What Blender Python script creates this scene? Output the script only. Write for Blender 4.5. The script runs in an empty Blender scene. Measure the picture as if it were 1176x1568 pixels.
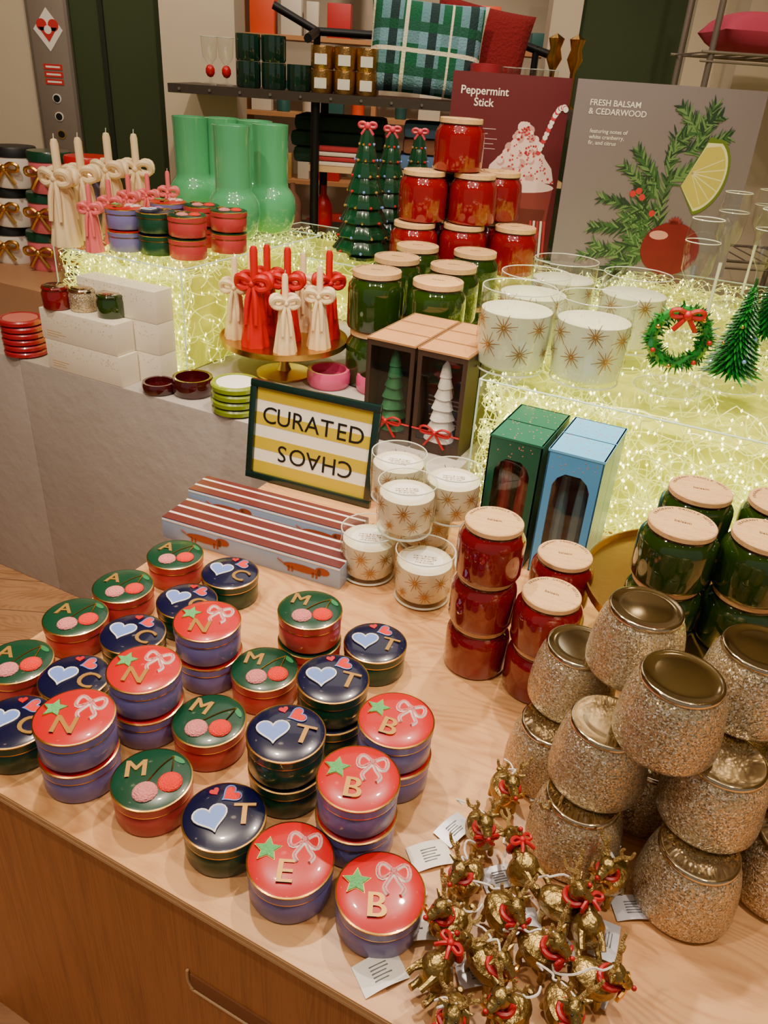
import bpy, bmesh, math, random
from mathutils import Vector, Matrix
random.seed(7)
R=random.uniform
# ---------------------------------------------------------------- calibration
F=1180.0; PITCH=math.radians(29.5); ROLL=math.radians(4.0); H=1.6
cp,sp=math.cos(PITCH),math.sin(PITCH); cr,sr=math.cos(ROLL),math.sin(ROLL)
def W(px,py,z):
    dx=px-588; dy=784-py
    xs=(dx*cr-dy*sr)/F; ys=(dx*sr+dy*cr)/F
    Y=cp+ys*sp; Z=-sp+ys*cp
    t=(z-H)/Z
    return Vector((xs*t,Y*t,z))
TH=math.radians(25.5)
U=Vector((math.cos(TH),-math.sin(TH),0)); V=Vector((math.sin(TH),math.cos(TH),0))
def T(u,v,z=0): 
    p=U*u+V*v; return Vector((p.x,p.y,z))
def toUV(p): return (p.dot(U),p.dot(V))
RZ=-TH
zT=.72; zP=.82; zR=1.125; zQ=1.03
# ---------------------------------------------------------------- materials
def lin(c): 
    return tuple(((x/255)/12.92 if x/255<=.04045 else ((x/255+.055)/1.055)**2.4) for x in c)+(1,)
MC={}
def mat(name,col,rough=.5,metal=0,coat=0,es=0,ecol=None,bump=0,bscale=60,var=0,vscale=8,sub=0,trans=0,spec=.5):
    if name in MC: return MC[name]
    m=bpy.data.materials.new(name); m.use_nodes=True; n=m.node_tree.nodes; l=m.node_tree.links
    b=n['Principled BSDF']; c=lin(col)
    b.inputs['Base Color'].default_value=c
    b.inputs['Roughness'].default_value=rough; b.inputs['Metallic'].default_value=metal
    b.inputs['Coat Weight'].default_value=coat; b.inputs['Coat Roughness'].default_value=.05
    b.inputs['Specular IOR Level'].default_value=spec
    if es:
        b.inputs['Emission Color'].default_value=lin(ecol or col); b.inputs['Emission Strength'].default_value=es
    tc=n.new('ShaderNodeTexCoord')
    if var:
        no=n.new('ShaderNodeTexNoise'); no.inputs['Scale'].default_value=vscale; no.inputs['Detail'].default_value=4
        l.new(tc.outputs['Object'],no.inputs['Vector'])
        mx=n.new('ShaderNodeMix'); mx.data_type='RGBA'
        mx.inputs['A'].default_value=tuple(x*(1-var) for x in c[:3])+(1,); mx.inputs['B'].default_value=tuple(min(1,x*(1+var)) for x in c[:3])+(1,)
        l.new(no.outputs['Fac'],mx.inputs['Factor']); l.new(mx.outputs['Result'],b.inputs['Base Color'])
    if bump:
        no2=n.new('ShaderNodeTexNoise'); no2.inputs['Scale'].default_value=bscale; no2.inputs['Detail'].default_value=3
        l.new(tc.outputs['Object'],no2.inputs['Vector'])
        bp=n.new('ShaderNodeBump'); bp.inputs['Strength'].default_value=bump; bp.inputs['Distance'].default_value=.01
        l.new(no2.outputs['Fac'],bp.inputs['Height']); l.new(bp.outputs['Normal'],b.inputs['Normal'])
    MC[name]=m; return m
def clear(name,tint=(250,252,250),k=.7,base=.05,rough=.03):
    if name in MC: return MC[name]
    m=bpy.data.materials.new(name); m.use_nodes=True; n=m.node_tree.nodes; l=m.node_tree.links
    n.remove(n['Principled BSDF']); out=n['Material Output']
    tr=n.new('ShaderNodeBsdfTransparent'); tr.inputs[0].default_value=lin(tint)
    gl=n.new('ShaderNodeBsdfGlossy'); gl.inputs['Roughness'].default_value=rough; gl.inputs[0].default_value=(1,1,1,1)
    lw=n.new('ShaderNodeLayerWeight'); lw.inputs['Blend'].default_value=.5
    pw=n.new('ShaderNodeMath'); pw.operation='POWER'; pw.inputs[1].default_value=4
    ma=n.new('ShaderNodeMath'); ma.operation='MULTIPLY_ADD'; ma.inputs[1].default_value=k; ma.inputs[2].default_value=base; ma.use_clamp=True
    mx=n.new('ShaderNodeMixShader')
    l.new(lw.outputs['Facing'],pw.inputs[0]); l.new(pw.outputs[0],ma.inputs[0]); l.new(ma.outputs[0],mx.inputs[0]); l.new(tr.outputs[0],mx.inputs[1]); l.new(gl.outputs[0],mx.inputs[2]); l.new(mx.outputs[0],out.inputs[0])
    MC[name]=m; return m
def wood(name,c1,c2,sx=1.0,sy=14.0,sz=14.0,rough=.42,scale=3.0,planks=None):
    m=bpy.data.materials.new(name); m.use_nodes=True; n=m.node_tree.nodes; l=m.node_tree.links
    b=n['Principled BSDF']; b.inputs['Roughness'].default_value=rough
    tc=n.new('ShaderNodeTexCoord'); mp=n.new('ShaderNodeMapping'); mp.inputs['Scale'].default_value=(sx,sy,sz)
    l.new(tc.outputs['Object'],mp.inputs['Vector'])
    n1=n.new('ShaderNodeTexNoise'); n1.inputs['Scale'].default_value=scale; n1.inputs['Detail'].default_value=8; n1.inputs['Roughness'].default_value=.7; n1.inputs['Distortion'].default_value=.5
    l.new(mp.outputs[0],n1.inputs['Vector'])
    n2=n.new('ShaderNodeTexNoise'); n2.inputs['Scale'].default_value=scale*.55; n2.inputs['Detail'].default_value=2
    mp2=n.new('ShaderNodeMapping'); mp2.inputs['Scale'].default_value=(sx,sy*.35,sz*.35); l.new(tc.outputs['Object'],mp2.inputs['Vector']); l.new(mp2.outputs[0],n2.inputs['Vector'])
    mm=n.new('ShaderNodeMath'); mm.operation='MULTIPLY'; mm.inputs[1].default_value=34; l.new(n2.outputs['Fac'],mm.inputs[0])
    fr=n.new('ShaderNodeMath'); fr.operation='PINGPONG'; fr.inputs[1].default_value=.5; l.new(mm.outputs[0],fr.inputs[0])
    ad=n.new('ShaderNodeMath'); ad.operation='MULTIPLY_ADD'; ad.inputs[1].default_value=.42; l.new(fr.outputs[0],ad.inputs[0]); l.new(n1.outputs['Fac'],ad.inputs[2])
    rp=n.new('ShaderNodeValToRGB'); rp.color_ramp.elements[0].position=.36; rp.color_ramp.elements[0].color=lin(c2); rp.color_ramp.elements[1].position=.68; rp.color_ramp.elements[1].color=lin(c1)
    l.new(ad.outputs[0],rp.inputs[0]); 
    if planks:
        sx_=n.new('ShaderNodeSeparateXYZ'); l.new(tc.outputs['Object'],sx_.inputs[0])
        a=n.new('ShaderNodeMath'); a.operation='MULTIPLY'; a.inputs[1].default_value=planks; l.new(sx_.outputs[1],a.inputs[0])
        f=n.new('ShaderNodeMath'); f.operation='FRACT'; l.new(a.outputs[0],f.inputs[0])
        g=n.new('ShaderNodeMath'); g.operation='GREATER_THAN'; g.inputs[1].default_value=.03; l.new(f.outputs[0],g.inputs[0])
        q=n.new('ShaderNodeMath'); q.operation='MULTIPLY_ADD'; q.inputs[1].default_value=.5; q.inputs[2].default_value=.5; l.new(g.outputs[0],q.inputs[0])
        mx=n.new('ShaderNodeMix'); mx.data_type='RGBA'; mx.blend_type='MULTIPLY'; mx.inputs['Factor'].default_value=1
        l.new(rp.outputs[0],mx.inputs['A']); l.new(q.outputs[0],mx.inputs['B']); l.new(mx.outputs['Result'],b.inputs['Base Color'])
    else: l.new(rp.outputs[0],b.inputs['Base Color'])
    bp=n.new('ShaderNodeBump'); bp.inputs['Strength'].default_value=.12; bp.inputs['Distance'].default_value=.002
    l.new(n1.outputs['Fac'],bp.inputs['Height']); l.new(bp.outputs[0],b.inputs['Normal'])
    return m
def glitter(name,c1,c2):
    m=bpy.data.materials.new(name); m.use_nodes=True; n=m.node_tree.nodes; l=m.node_tree.links
    b=n['Principled BSDF']; b.inputs['Roughness'].default_value=.30; b.inputs['Metallic'].default_value=.65
    tc=n.new('ShaderNodeTexCoord'); vo=n.new('ShaderNodeTexVoronoi'); vo.inputs['Scale'].default_value=640
    l.new(tc.outputs['Object'],vo.inputs['Vector'])
    sx=n.new('ShaderNodeSeparateColor'); l.new(vo.outputs['Color'],sx.inputs[0])
    rp=n.new('ShaderNodeValToRGB'); e=rp.color_ramp.elements; e[0].position=0; e[0].color=lin(c2); e[1].position=1; e[1].color=(1,1,.97,1)
    x=e.new(.45); x.color=lin(c1); x=e.new(.78); x.color=lin(c1)
    l.new(sx.outputs[0],rp.inputs[0]); l.new(rp.outputs[0],b.inputs['Base Color'])
    vm=n.new('ShaderNodeVectorMath'); vm.operation='SUBTRACT'; vm.inputs[1].default_value=(.5,.5,.5); l.new(vo.outputs['Color'],vm.inputs[0])
    vs=n.new('ShaderNodeVectorMath'); vs.operation='SCALE'; vs.inputs['Scale'].default_value=.7; l.new(vm.outputs[0],vs.inputs[0])
    ge=n.new('ShaderNodeNewGeometry'); va=n.new('ShaderNodeVectorMath'); va.operation='ADD'; l.new(vs.outputs[0],va.inputs[0]); l.new(ge.outputs['Normal'],va.inputs[1])
    nn=n.new('ShaderNodeVectorMath'); nn.operation='NORMALIZE'; l.new(va.outputs[0],nn.inputs[0]); l.new(nn.outputs[0],b.inputs['Normal'])
    return m
def plaid(name):
    m=bpy.data.materials.new(name); m.use_nodes=True; n=m.node_tree.nodes; l=m.node_tree.links
    b=n['Principled BSDF']; b.inputs['Roughness'].default_value=.95
    tc=n.new('ShaderNodeTexCoord'); sx=n.new('ShaderNodeSeparateXYZ'); l.new(tc.outputs['Object'],sx.inputs[0])
    def band(o,sc,off,wd):
        a=n.new('ShaderNodeMath'); a.operation='MULTIPLY_ADD'; a.inputs[1].default_value=sc; a.inputs[2].default_value=off; l.new(sx.outputs[o],a.inputs[0])
        f=n.new('ShaderNodeMath'); f.operation='FRACT'; l.new(a.outputs[0],f.inputs[0])
        g=n.new('ShaderNodeMath'); g.operation='LESS_THAN'; g.inputs[1].default_value=wd; l.new(f.outputs[0],g.inputs[0]); return g.outputs[0]
    def mix(fac,a,bc,k=1.0):
        mx=n.new('ShaderNodeMix'); mx.data_type='RGBA'
        q=n.new('ShaderNodeMath'); q.operation='MULTIPLY'; q.inputs[1].default_value=k; l.new(fac,q.inputs[0]); l.new(q.outputs[0],mx.inputs['Factor'])
        if isinstance(a,tuple): mx.inputs['A'].default_value=lin(a)
        else: l.new(a,mx.inputs['A'])
        mx.inputs['B'].default_value=lin(bc); return mx.outputs['Result']
    c=mix(band(0,6,.2,.55),(10,96,64),(135,180,205),.5)
    c=mix(band(2,6,0,.5),c,(135,180,205),.5)
    c=mix(band(0,6,.98,.22),c,(6,34,32),.92)
    c=mix(band(2,6,.72,.22),c,(8,84,54),.92)
    c=mix(band(0,3,.3,.05),c,(240,230,200),.95)
    c=mix(band(0,3,.72,.03),c,(240,230,200),.95)
    c=mix(band(2,3,.1,.05),c,(240,230,200),.95)
    l.new(c,b.inputs['Base Color'])
    no=n.new('ShaderNodeTexNoise'); no.inputs['Scale'].default_value=120; bp=n.new('ShaderNodeBump'); bp.inputs['Strength'].default_value=.6; bp.inputs['Distance'].default_value=.01
    l.new(tc.outputs['Object'],no.inputs['Vector']); l.new(no.outputs[0],bp.inputs['Height']); l.new(bp.outputs[0],b.inputs['Normal'])
    return m
def stripes(name,c1,c2,axis,sc,wd=.5,rough=.4,off=0):
    m=bpy.data.materials.new(name); m.use_nodes=True; n=m.node_tree.nodes; l=m.node_tree.links
    b=n['Principled BSDF']; b.inputs['Roughness'].default_value=rough
    tc=n.new('ShaderNodeTexCoord'); sx=n.new('ShaderNodeSeparateXYZ'); l.new(tc.outputs['Object'],sx.inputs[0])
    a=n.new('ShaderNodeMath'); a.operation='MULTIPLY_ADD'; a.inputs[1].default_value=sc; a.inputs[2].default_value=off; l.new(sx.outputs[axis],a.inputs[0])
    f=n.new('ShaderNodeMath'); f.operation='FRACT'; l.new(a.outputs[0],f.inputs[0])
    g=n.new('ShaderNodeMath'); g.operation='LESS_THAN'; g.inputs[1].default_value=wd; l.new(f.outputs[0],g.inputs[0])
    mx=n.new('ShaderNodeMix'); mx.data_type='RGBA'; mx.inputs['A'].default_value=lin(c2); mx.inputs['B'].default_value=lin(c1); l.new(g.outputs[0],mx.inputs['Factor']); l.new(mx.outputs['Result'],b.inputs['Base Color'])
    return m
# ---------------------------------------------------------------- mesh builder
def TR(x=0,y=0,z=0): return Matrix.Translation((x,y,z))
def RX(a): return Matrix.Rotation(a,4,'X')
def RY(a): return Matrix.Rotation(a,4,'Y')
def RZm(a): return Matrix.Rotation(a,4,'Z')
def SC(x,y,z): return Matrix.Diagonal((x,y,z,1))
TXT={}
class MB:
    def __init__(s): s.v=[];s.f=[];s.mi=[];s.mats=[]
    def add(s,vs,fs,m,M=None):
        if m not in s.mats: s.mats.append(m)
        k=s.mats.index(m); o=len(s.v)
        s.v+= [tuple(M@Vector(p)) if M else tuple(p) for p in vs]
        for f in fs: s.f.append(tuple(i+o for i in f)); s.mi.append(k)
    def lathe(s,prof,m,M=None,seg=40,mod=None):
        vs=[];fs=[];rings=[]
        for (r,z) in prof:
            if r<1e-6: rings.append([len(vs)]); vs.append((0,0,z))
            else:
                a=[]
                for i in range(seg):
                    t=2*math.pi*i/seg; q=r*(mod(t,z) if mod else 1); a.append(len(vs)); vs.append((q*math.cos(t),q*math.sin(t),z))
                rings.append(a)
        for a,b in zip(rings,rings[1:]):
            if len(a)==1 and len(b)==1: continue
            for i in range(seg):
                j=(i+1)%seg
                if len(a)==1: fs.append((a[0],b[j],b[i]))
                elif len(b)==1: fs.append((a[i],a[j],b[0]))
                else: fs.append((a[i],a[j],b[j],b[i]))
        s.add(vs,fs,m,M)
    def box(s,x0,x1,y0,y1,z0,z1,m,M=None,bev=0):
        bm=bmesh.new(); bmesh.ops.create_cube(bm,size=1)
        for v in bm.verts: v.co=Vector(((x0+x1)/2+v.co.x*(x1-x0),(y0+y1)/2+v.co.y*(y1-y0),(z0+z1)/2+v.co.z*(z1-z0)))
        if bev: bmesh.ops.bevel(bm,geom=bm.edges[:],offset=bev,segments=2,affect='EDGES',profile=.6)
        bm.verts.index_update(); s.add([v.co.copy() for v in bm.verts],[tuple(v.index for v in f.verts) for f in bm.faces],m,M); bm.free()
    def quad(s,a,b,c,d,m,M=None): s.add([a,b,c,d],[(0,1,2,3)],m,M)
    def tube(s,pts,r,m,M=None,seg=8,closed=False,flat=None):
        pts=[Vector(p) for p in pts]; n=len(pts); vs=[];fs=[]
        rr=r if isinstance(r,(list,tuple)) else [r]*n
        up=Vector((0,0,1)); prev=None
        for i,p in enumerate(pts):
            if closed: t=pts[(i+1)%n]-pts[i-1]
            else: t=pts[min(i+1,n-1)]-pts[max(i-1,0)]
            if t.length<1e-9: t=Vector((0,0,1))
            t.normalize()
            if prev is None:
                a=t.cross(up); 
                if a.length<.1: a=t.cross(Vector((1,0,0)))
            else: a=prev-t*prev.dot(t)
            a.normalize(); prev=a.copy(); b=t.cross(a)
            for k in range(seg):
                q=2*math.pi*k/seg; vs.append(p+a*math.cos(q)*rr[i]*(flat or 1)+b*math.sin(q)*rr[i])
        for i in range(n if closed else n-1):
            j=(i+1)%n
            for k in range(seg):
                l=(k+1)%seg; fs.append((i*seg+k,i*seg+l,j*seg+l,j*seg+k))
        if not closed: fs.append(tuple(range(seg-1,-1,-1))); fs.append(tuple((n-1)*seg+k for k in range(seg)))
        s.add(vs,fs,m,M)
    def curve(s,pts,r,m,M=None,seg=8,sub=4,closed=False):
        P=[Vector(p) for p in pts]; n=len(P); rr=r if isinstance(r,(list,tuple)) else [r]*n; out=[];ro=[]
        for i in range(n if closed else n-1):
            if closed: p0,p1,p2,p3=P[i-1],P[i],P[(i+1)%n],P[(i+2)%n]; ra,rb=rr[i],rr[(i+1)%n]
            else: p0,p1,p2,p3=P[max(i-1,0)],P[i],P[i+1],P[min(i+2,n-1)]; ra,rb=rr[i],rr[i+1]
            for k in range(sub):
                t=k/sub; out.append(.5*((2*p1)+(p2-p0)*t+(2*p0-5*p1+4*p2-p3)*t*t+(3*p1-p0-3*p2+p3)*t**3)); ro.append(ra*(1-t)+rb*t)
        if not closed: out.append(P[-1]); ro.append(rr[-1])
        s.tube(out,ro,m,M,seg,closed)
    def prism(s,poly,z0,z1,m,M=None):
        n=len(poly); vs=[(x,y,z0) for x,y in poly]+[(x,y,z1) for x,y in poly]
        fs=[tuple(range(n-1,-1,-1)),tuple(range(n,2*n))]+[(i,(i+1)%n,n+(i+1)%n,n+i) for i in range(n)]
        s.add(vs,fs,m,M)
    def sph(s,c,r,m,M=None,seg=12,sz=1):
        pr=[(r*math.sin(math.pi*i/(seg//2)) if 0<i<seg//2 else 0, -r*sz*math.cos(math.pi*i/(seg//2))) for i in range(seg//2+1)]
        s.lathe(pr,m,(M or Matrix())@TR(*c),seg)
    def text(s,body,size,m,M=None,depth=.0008,align='CENTER',off=0.0):
        key=(body,depth/size,align,off)
        if key not in TXT:
            cu=bpy.data.curves.new('t','FONT'); cu.body=body; cu.size=1; cu.extrude=depth/size/2; cu.align_x=align; cu.align_y='CENTER'; cu.offset=off; cu.resolution_u=4
            ob=bpy.data.objects.new('t',cu); bpy.context.scene.collection.objects.link(ob)
            dg=bpy.context.evaluated_depsgraph_get(); me=ob.evaluated_get(dg).to_mesh()
            TXT[key]=([v.co.copy() for v in me.vertices],[tuple(p.vertices) for p in me.polygons])
            ob.evaluated_get(dg).to_mesh_clear(); bpy.data.objects.remove(ob); bpy.data.curves.remove(cu)
        vs,fs=TXT[key]; s.add(vs,fs,m,(M or Matrix())@SC(size,size,size))
    def letter(s,ch,size,m,M):
        for dx in (-.0009,0,.0009): s.text(ch,size,m,M@TR(dx,0,dx*.01),.002)
    def done(s,name,sharp=38):
        me=bpy.data.meshes.new(name); me.from_pydata(s.v,[],s.f)
        for m in s.mats: me.materials.append(m)
        me.polygons.foreach_set('material_index',s.mi); me.polygons.foreach_set('use_smooth',[True]*len(s.f)); me.update()
        try: me.set_sharp_from_angle(angle=math.radians(sharp))
        except Exception: pass
        return me
COL=bpy.context.scene.collection
def put(name,me,loc,rz=0,s=1,rot=None):
    o=bpy.data.objects.new(name,me); COL.objects.link(o)
    o.location=loc; o.rotation_euler=rot if rot else (0,0,rz); o.scale=(s,s,s) if not isinstance(s,tuple) else s
    return o
def circ(r,n=24,cx=0,cy=0,sx=1,sy=1,a0=0,a1=2*math.pi):
    return [(cx+r*sx*math.cos(a0+(a1-a0)*i/n),cy+r*sy*math.sin(a0+(a1-a0)*i/n)) for i in range(n)]
# ---------------------------------------------------------------- mats
gold=mat('gold_metal',(220,168,82),.25,1)
brass=mat('brass_plate',(205,162,82),.28,1,bump=.05)
oldgold=mat('antique_gold',(158,134,78),.36,.95,bump=.4,bscale=90)
rope=mat('gold_rope',(184,154,92),.4,.7,bump=.7,bscale=500)
goldlid=mat('mirror_gold_lid',(205,190,160),.10,1)
redl=mat('red_enamel',(192,2,8),.32,coat=.3,spec=.35)
lav=mat('lavender_enamel',(112,106,164),.35,coat=.3,spec=.4)
grl=mat('green_enamel',(8,60,38),.3,coat=.3,spec=.4)
navy=mat('navy_enamel',(6,8,48),.25,coat=.5,spec=.4)
coral=mat('coral_enamel',(176,54,56),.35,coat=.3,spec=.4)
dgreen=mat('pine_enamel',(10,60,38),.3,coat=.4,spec=.4)
ltgreen=mat('star_green',(110,205,120),.5,bump=.8,bscale=400)
pink=mat('bead_pink',(245,145,145),.5,bump=.8,bscale=400)
cherry=mat('cherry_red',(235,34,10),.35,bump=.5,bscale=500)
ltblue=mat('heart_blue',(112,140,215),.35)
beadw=mat('bead_white',(240,235,230),.4)
lettg=mat('letter_gold',(180,132,60),.4,.5)
white=mat('white_paper',(240,234,224),.55)
black=mat('black_ink',(10,10,10),.5)
blackm=mat('black_steel',(26,25,24),.45,.5)
lidwood=wood('lid_wood',(230,184,128),(202,152,98),1,9,9,.5,18)
redglass=mat('red_glass',(118,0,5),.06,coat=.7,var=.5,vscale=14)
redbrt=mat('red_glass_bright',(128,0,5),.06,coat=.7,var=.4,vscale=9)
greenglass=mat('green_glass',(30,54,8),.06,coat=.7,var=.6,vscale=14)
darkband=mat('jar_dark_rim',(40,18,12),.3)
wax=mat('candle_wax',(230,218,186),.5,var=.12,vscale=30)
waxl=mat('large_candle_wax',(212,212,178),.5,var=.14,vscale=16,es=.04)
waxc=mat('cream_wax',(240,214,166),.45)
redwax=mat('red_wax',(196,6,6),.4,spec=.35)
pinkwax=mat('pink_wax',(230,104,110),.45)
clr=clear('clear_glass'); acr=clear('acrylic',(250,253,250),.6,.035)
tablew=wood('oak_tabletop',(216,162,106),(178,120,70),1,10,10,.38,2.6)
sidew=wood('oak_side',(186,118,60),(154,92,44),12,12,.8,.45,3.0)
floorw=wood('oak_floor',(190,142,100),(158,112,74),1.2,10,10,.4,2.5,planks=6)
concrete=mat('plinth_plaster',(170,160,152),.75,bump=.25,bscale=25,var=.14,vscale=4)
plywood=mat('ply_edge',(208,168,118),.5)
# ---------------------------------------------------------------- room
def quadbox(name,x0,x1,y0,y1,z0,z1,m,rz=0,bev=0):
    b=MB(); b.box(x0,x1,y0,y1,z0,z1,m,bev=bev); return put(name,b.done(name),(0,0,0),rz)
beige=mat('beige_paint',(208,192,166),.8,var=.05,vscale=2)
forest=mat('forest_green_paint',(48,62,28),.7,var=.1,vscale=2)
quadbox('floor',-5,5,-2,8,-.05,0,floorw)
quadbox('ceiling',-5,5,-2,8,3.4,3.45,beige)
quadbox('wall_back',-5,5,7.0,7.1,0,3.4,beige)
quadbox('wall_left',-5.1,-5,-2,7,0,3.4,beige)
quadbox('wall_right',5,5.1,-2,7,0,3.4,beige)
b=MB(); b.box(-3.2,-1.84,4.3,4.45,0,3.2,beige); b.box(-1.84,-1.20,4.32,4.45,0,3.2,forest); b.box(-1.20,-.85,4.2,4.45,0,3.2,beige)
b.box(-1.52,-1.50,4.305,4.32,0,3.2,mat('dark_gap',(25,32,16),.8))
put('wall_lift_side',b.done('w'),(0,0,0))
b=MB(); b.box(.62,.76,4.3,4.45,0,3.2,beige); b.box(.76,1.28,4.34,4.45,0,3.2,forest); b.box(1.28,1.42,4.3,4.45,0,3.2,beige); b.box(1.42,3,4.0,4.45,0,3.2,beige)
put('wall_column_side',b.done('w'),(0,0,0))
b=MB(); pn=mat('panel_steel',(128,118,108),.4,.4); 
b.box(-.10,.10,-.03,0,-.5,.45,pn,bev=.004); b.box(-.085,.085,-.032,-.03,-.36,.34,mat('panel_inset',(150,138,126),.35,.4),bev=.0008)
lbl=mat('label_red',(200,40,45),.5)
b.prism([(0,.09),(.07,0),(0,-.09),(-.07,0)],0,.003,white,TR(0,-.032,.17)@RX(math.pi/2))
for q in (-.028,.028): b.prism(circ(.025,16,q,.02),.003,.005,lbl,TR(0,-.032,.17)@RX(math.pi/2))
b.prism([(0,-.05),(.045,.01),(-.045,.01)],.003,.005,lbl,TR(0,-.032,.17)@RX(math.pi/2))
b.prism(circ(.018,12),.005,.006,white,TR(0,-.032,.17)@RX(math.pi/2))
for k in range(3): b.box(-.045,.045,-.035,-.032,-.06+k*.032,-.036+k*.032,lbl); b.box(-.035,.035,-.0355,-.035,-.052+k*.032,-.044+k*.032,white)
for zz in (-.12,-.2,-.28): b.prism(circ(.021,20),0,.004,gold if zz<-.25 else white,TR(0,-.032,zz)@RX(math.pi/2)); b.prism(circ(.016,20),0,.007,black,TR(0,-.032,zz)@RX(math.pi/2))
b.text('LIFT',.05,white,TR(0,-.033,.39)@RX(math.pi/2))
put('lift_call_panel',b.done('p'),(-1.76,4.31,1.52))
# ---------------------------------------------------------------- table
vf=.425
cu_,cv_=toUV(Vector((-.6985,.8046,0)))
b=MB(); b.box(cu_,1.6,vf,1.44,zT-.02,zT,tablew,bev=.0015)
b.box(cu_+.001,1.599,vf-.0005,vf+.002,zT-.017,zT-.012,plywood); b.box(cu_+.001,1.599,vf-.0005,vf+.002,zT-.006,zT-.003,plywood)
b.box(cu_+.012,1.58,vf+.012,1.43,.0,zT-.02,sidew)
hx=-.445; hz=.505
b.box(hx-.003,hx+.165,vf+.0095,vf+.0135,hz+.004,hz+.034,mat('pull_shade',(140,84,44),.7),bev=.0015)  # raised darker slab paints the shade of the finger recess, nothing is cut
b.curve([(hx-.006,vf+.010,hz+.040),(hx-.006,vf+.010,hz+.016),(hx+.001,vf+.010,hz+.004),(hx+.014,vf+.010,hz),(hx+.17,vf+.010,hz)],.0022,plywood)
put('display_table',b.done('t'),(0,0,0),RZ)
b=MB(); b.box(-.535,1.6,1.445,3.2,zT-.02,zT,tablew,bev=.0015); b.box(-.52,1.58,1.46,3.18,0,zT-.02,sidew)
put('display_table',b.done('t2'),(0,0,0),RZ)
b=MB(); b.box(-1.9,-.54,1.454,2.98,0,zP,concrete,bev=.004); b.box(-3.2,-1.9,1.454,2.35,0,zP,concrete,bev=.004); put('display_plinth',b.done('p'),(0,0,0),RZ)
# ---------------------------------------------------------------- acrylic risers + fairy lights
wire=mat('fairy_wire',(228,228,140),.3,es=.75,ecol=(238,238,110)); bulb=mat('fairy_bulb',(255,250,200),.3,es=9,ecol=(255,246,160))
glow_core=mat('fairy_glow_core',(190,190,64),.6,es=.50,ecol=(198,194,40),bump=1,bscale=14,var=.5,vscale=22)  # added glowing box inside each riser, stands in for diffused fairy light
for m_ in (wire,bulb): 
    try: m_.cycles.emission_sampling='NONE'
    except Exception: pass
def riser(u0,u1,v0,v1,z0,z1,nw,vis):
    b=MB(); t=.005
    b.quad((u0,v0,z1),(u1,v0,z1),(u1,v1,z1),(u0,v1,z1),acr); b.quad((u0,v0,z0),(u1,v0,z0),(u1,v0,z1),(u0,v0,z1),acr); b.quad((u0,v1,z0),(u1,v1,z0),(u1,v1,z1),(u0,v1,z1),acr)
    b.quad((u0,v0,z0),(u0,v1,z0),(u0,v1,z1),(u0,v0,z1),acr); b.quad((u1,v0,z0),(u1,v1,z0),(u1,v1,z1),(u1,v0,z1),acr)
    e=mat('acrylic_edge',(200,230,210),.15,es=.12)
    for uu in (u0,u1): b.tube([(uu,v0,z0),(uu,v0,z1)],.0022,e,seg=4)
    for vv in (v0,v1): b.tube([(u0,vv,z1-.002),(u1,vv,z1-.002)],.0022,e,seg=4)
    for uu in (u0,u1): b.tube([(uu,v0,z1-.002),(uu,v1,z1-.002)],.0022,e,seg=4)
    put('acrylic_riser',b.done('r'),(0,0,0),RZ)
    b=MB(); g=.035
    U0,U1,V0,V1,Z0,Z1=u0+.008,u1-.008,v0+.008,v1-.008,z0+.004,z1-.010
    b.box(U0+g,U1-g,V0+g,V1-g,Z0,Z1-g,glow_core)
    for k in range(nw):
        d=Vector((R(-1,1),R(-.3,.3),R(-1,1))).normalized(); reg=random.random()
        if reg<vis: lo=Vector((U0,V0,Z0)); hi=Vector((U1,V0+g,Z1))
        elif reg<vis+.35: lo=Vector((U0,V0,Z1-g)); hi=Vector((U1,V1,Z1))
        elif reg<vis+.45: lo=Vector((U0,V0,Z0)); hi=Vector((U0+g,V1,Z1))
        else: lo=Vector((U1-g,V0,Z0)); hi=Vector((U1,V1,Z1))
        p=Vector([R(lo[i],hi[i]) for i in range(3)]); pts=[]
        ax=Vector((R(-1,1),R(-1,1),R(-1,1)))
        for i in range(50):
            if i%9==0: ax=Vector((R(-1,1),R(-1,1),R(-1,1)))*.45
            d=(d+d.cross(ax)+Vector((R(-1,1),R(-1,1),R(-1,1)))*.06).normalized(); p=p+d*.015
            for q in range(3):
                if p[q]<lo[q]: p[q]=lo[q]; d[q]=abs(d[q])
                if p[q]>hi[q]: p[q]=hi[q]; d[q]=-abs(d[q])
            pts.append(p.copy())
            if i%10==3: 
                r=.0030; b.add([p+Vector(o)*r for o in ((1,0,0),(-1,0,0),(0,1,0),(0,-1,0),(0,0,1.6),(0,0,-1.6))],[(0,2,4),(2,1,4),(1,3,4),(3,0,4),(2,0,5),(1,2,5),(3,1,5),(0,3,5)],bulb)
        b.tube(pts,.0014,wire,seg=3)
    put('fairy_lights',b.done('f'),(0,0,0),RZ)
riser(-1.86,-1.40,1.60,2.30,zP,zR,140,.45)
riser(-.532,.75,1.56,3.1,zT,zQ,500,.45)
riser(-1.9,-.56,2.36,2.95,zP,zQ,150,.5)
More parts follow.
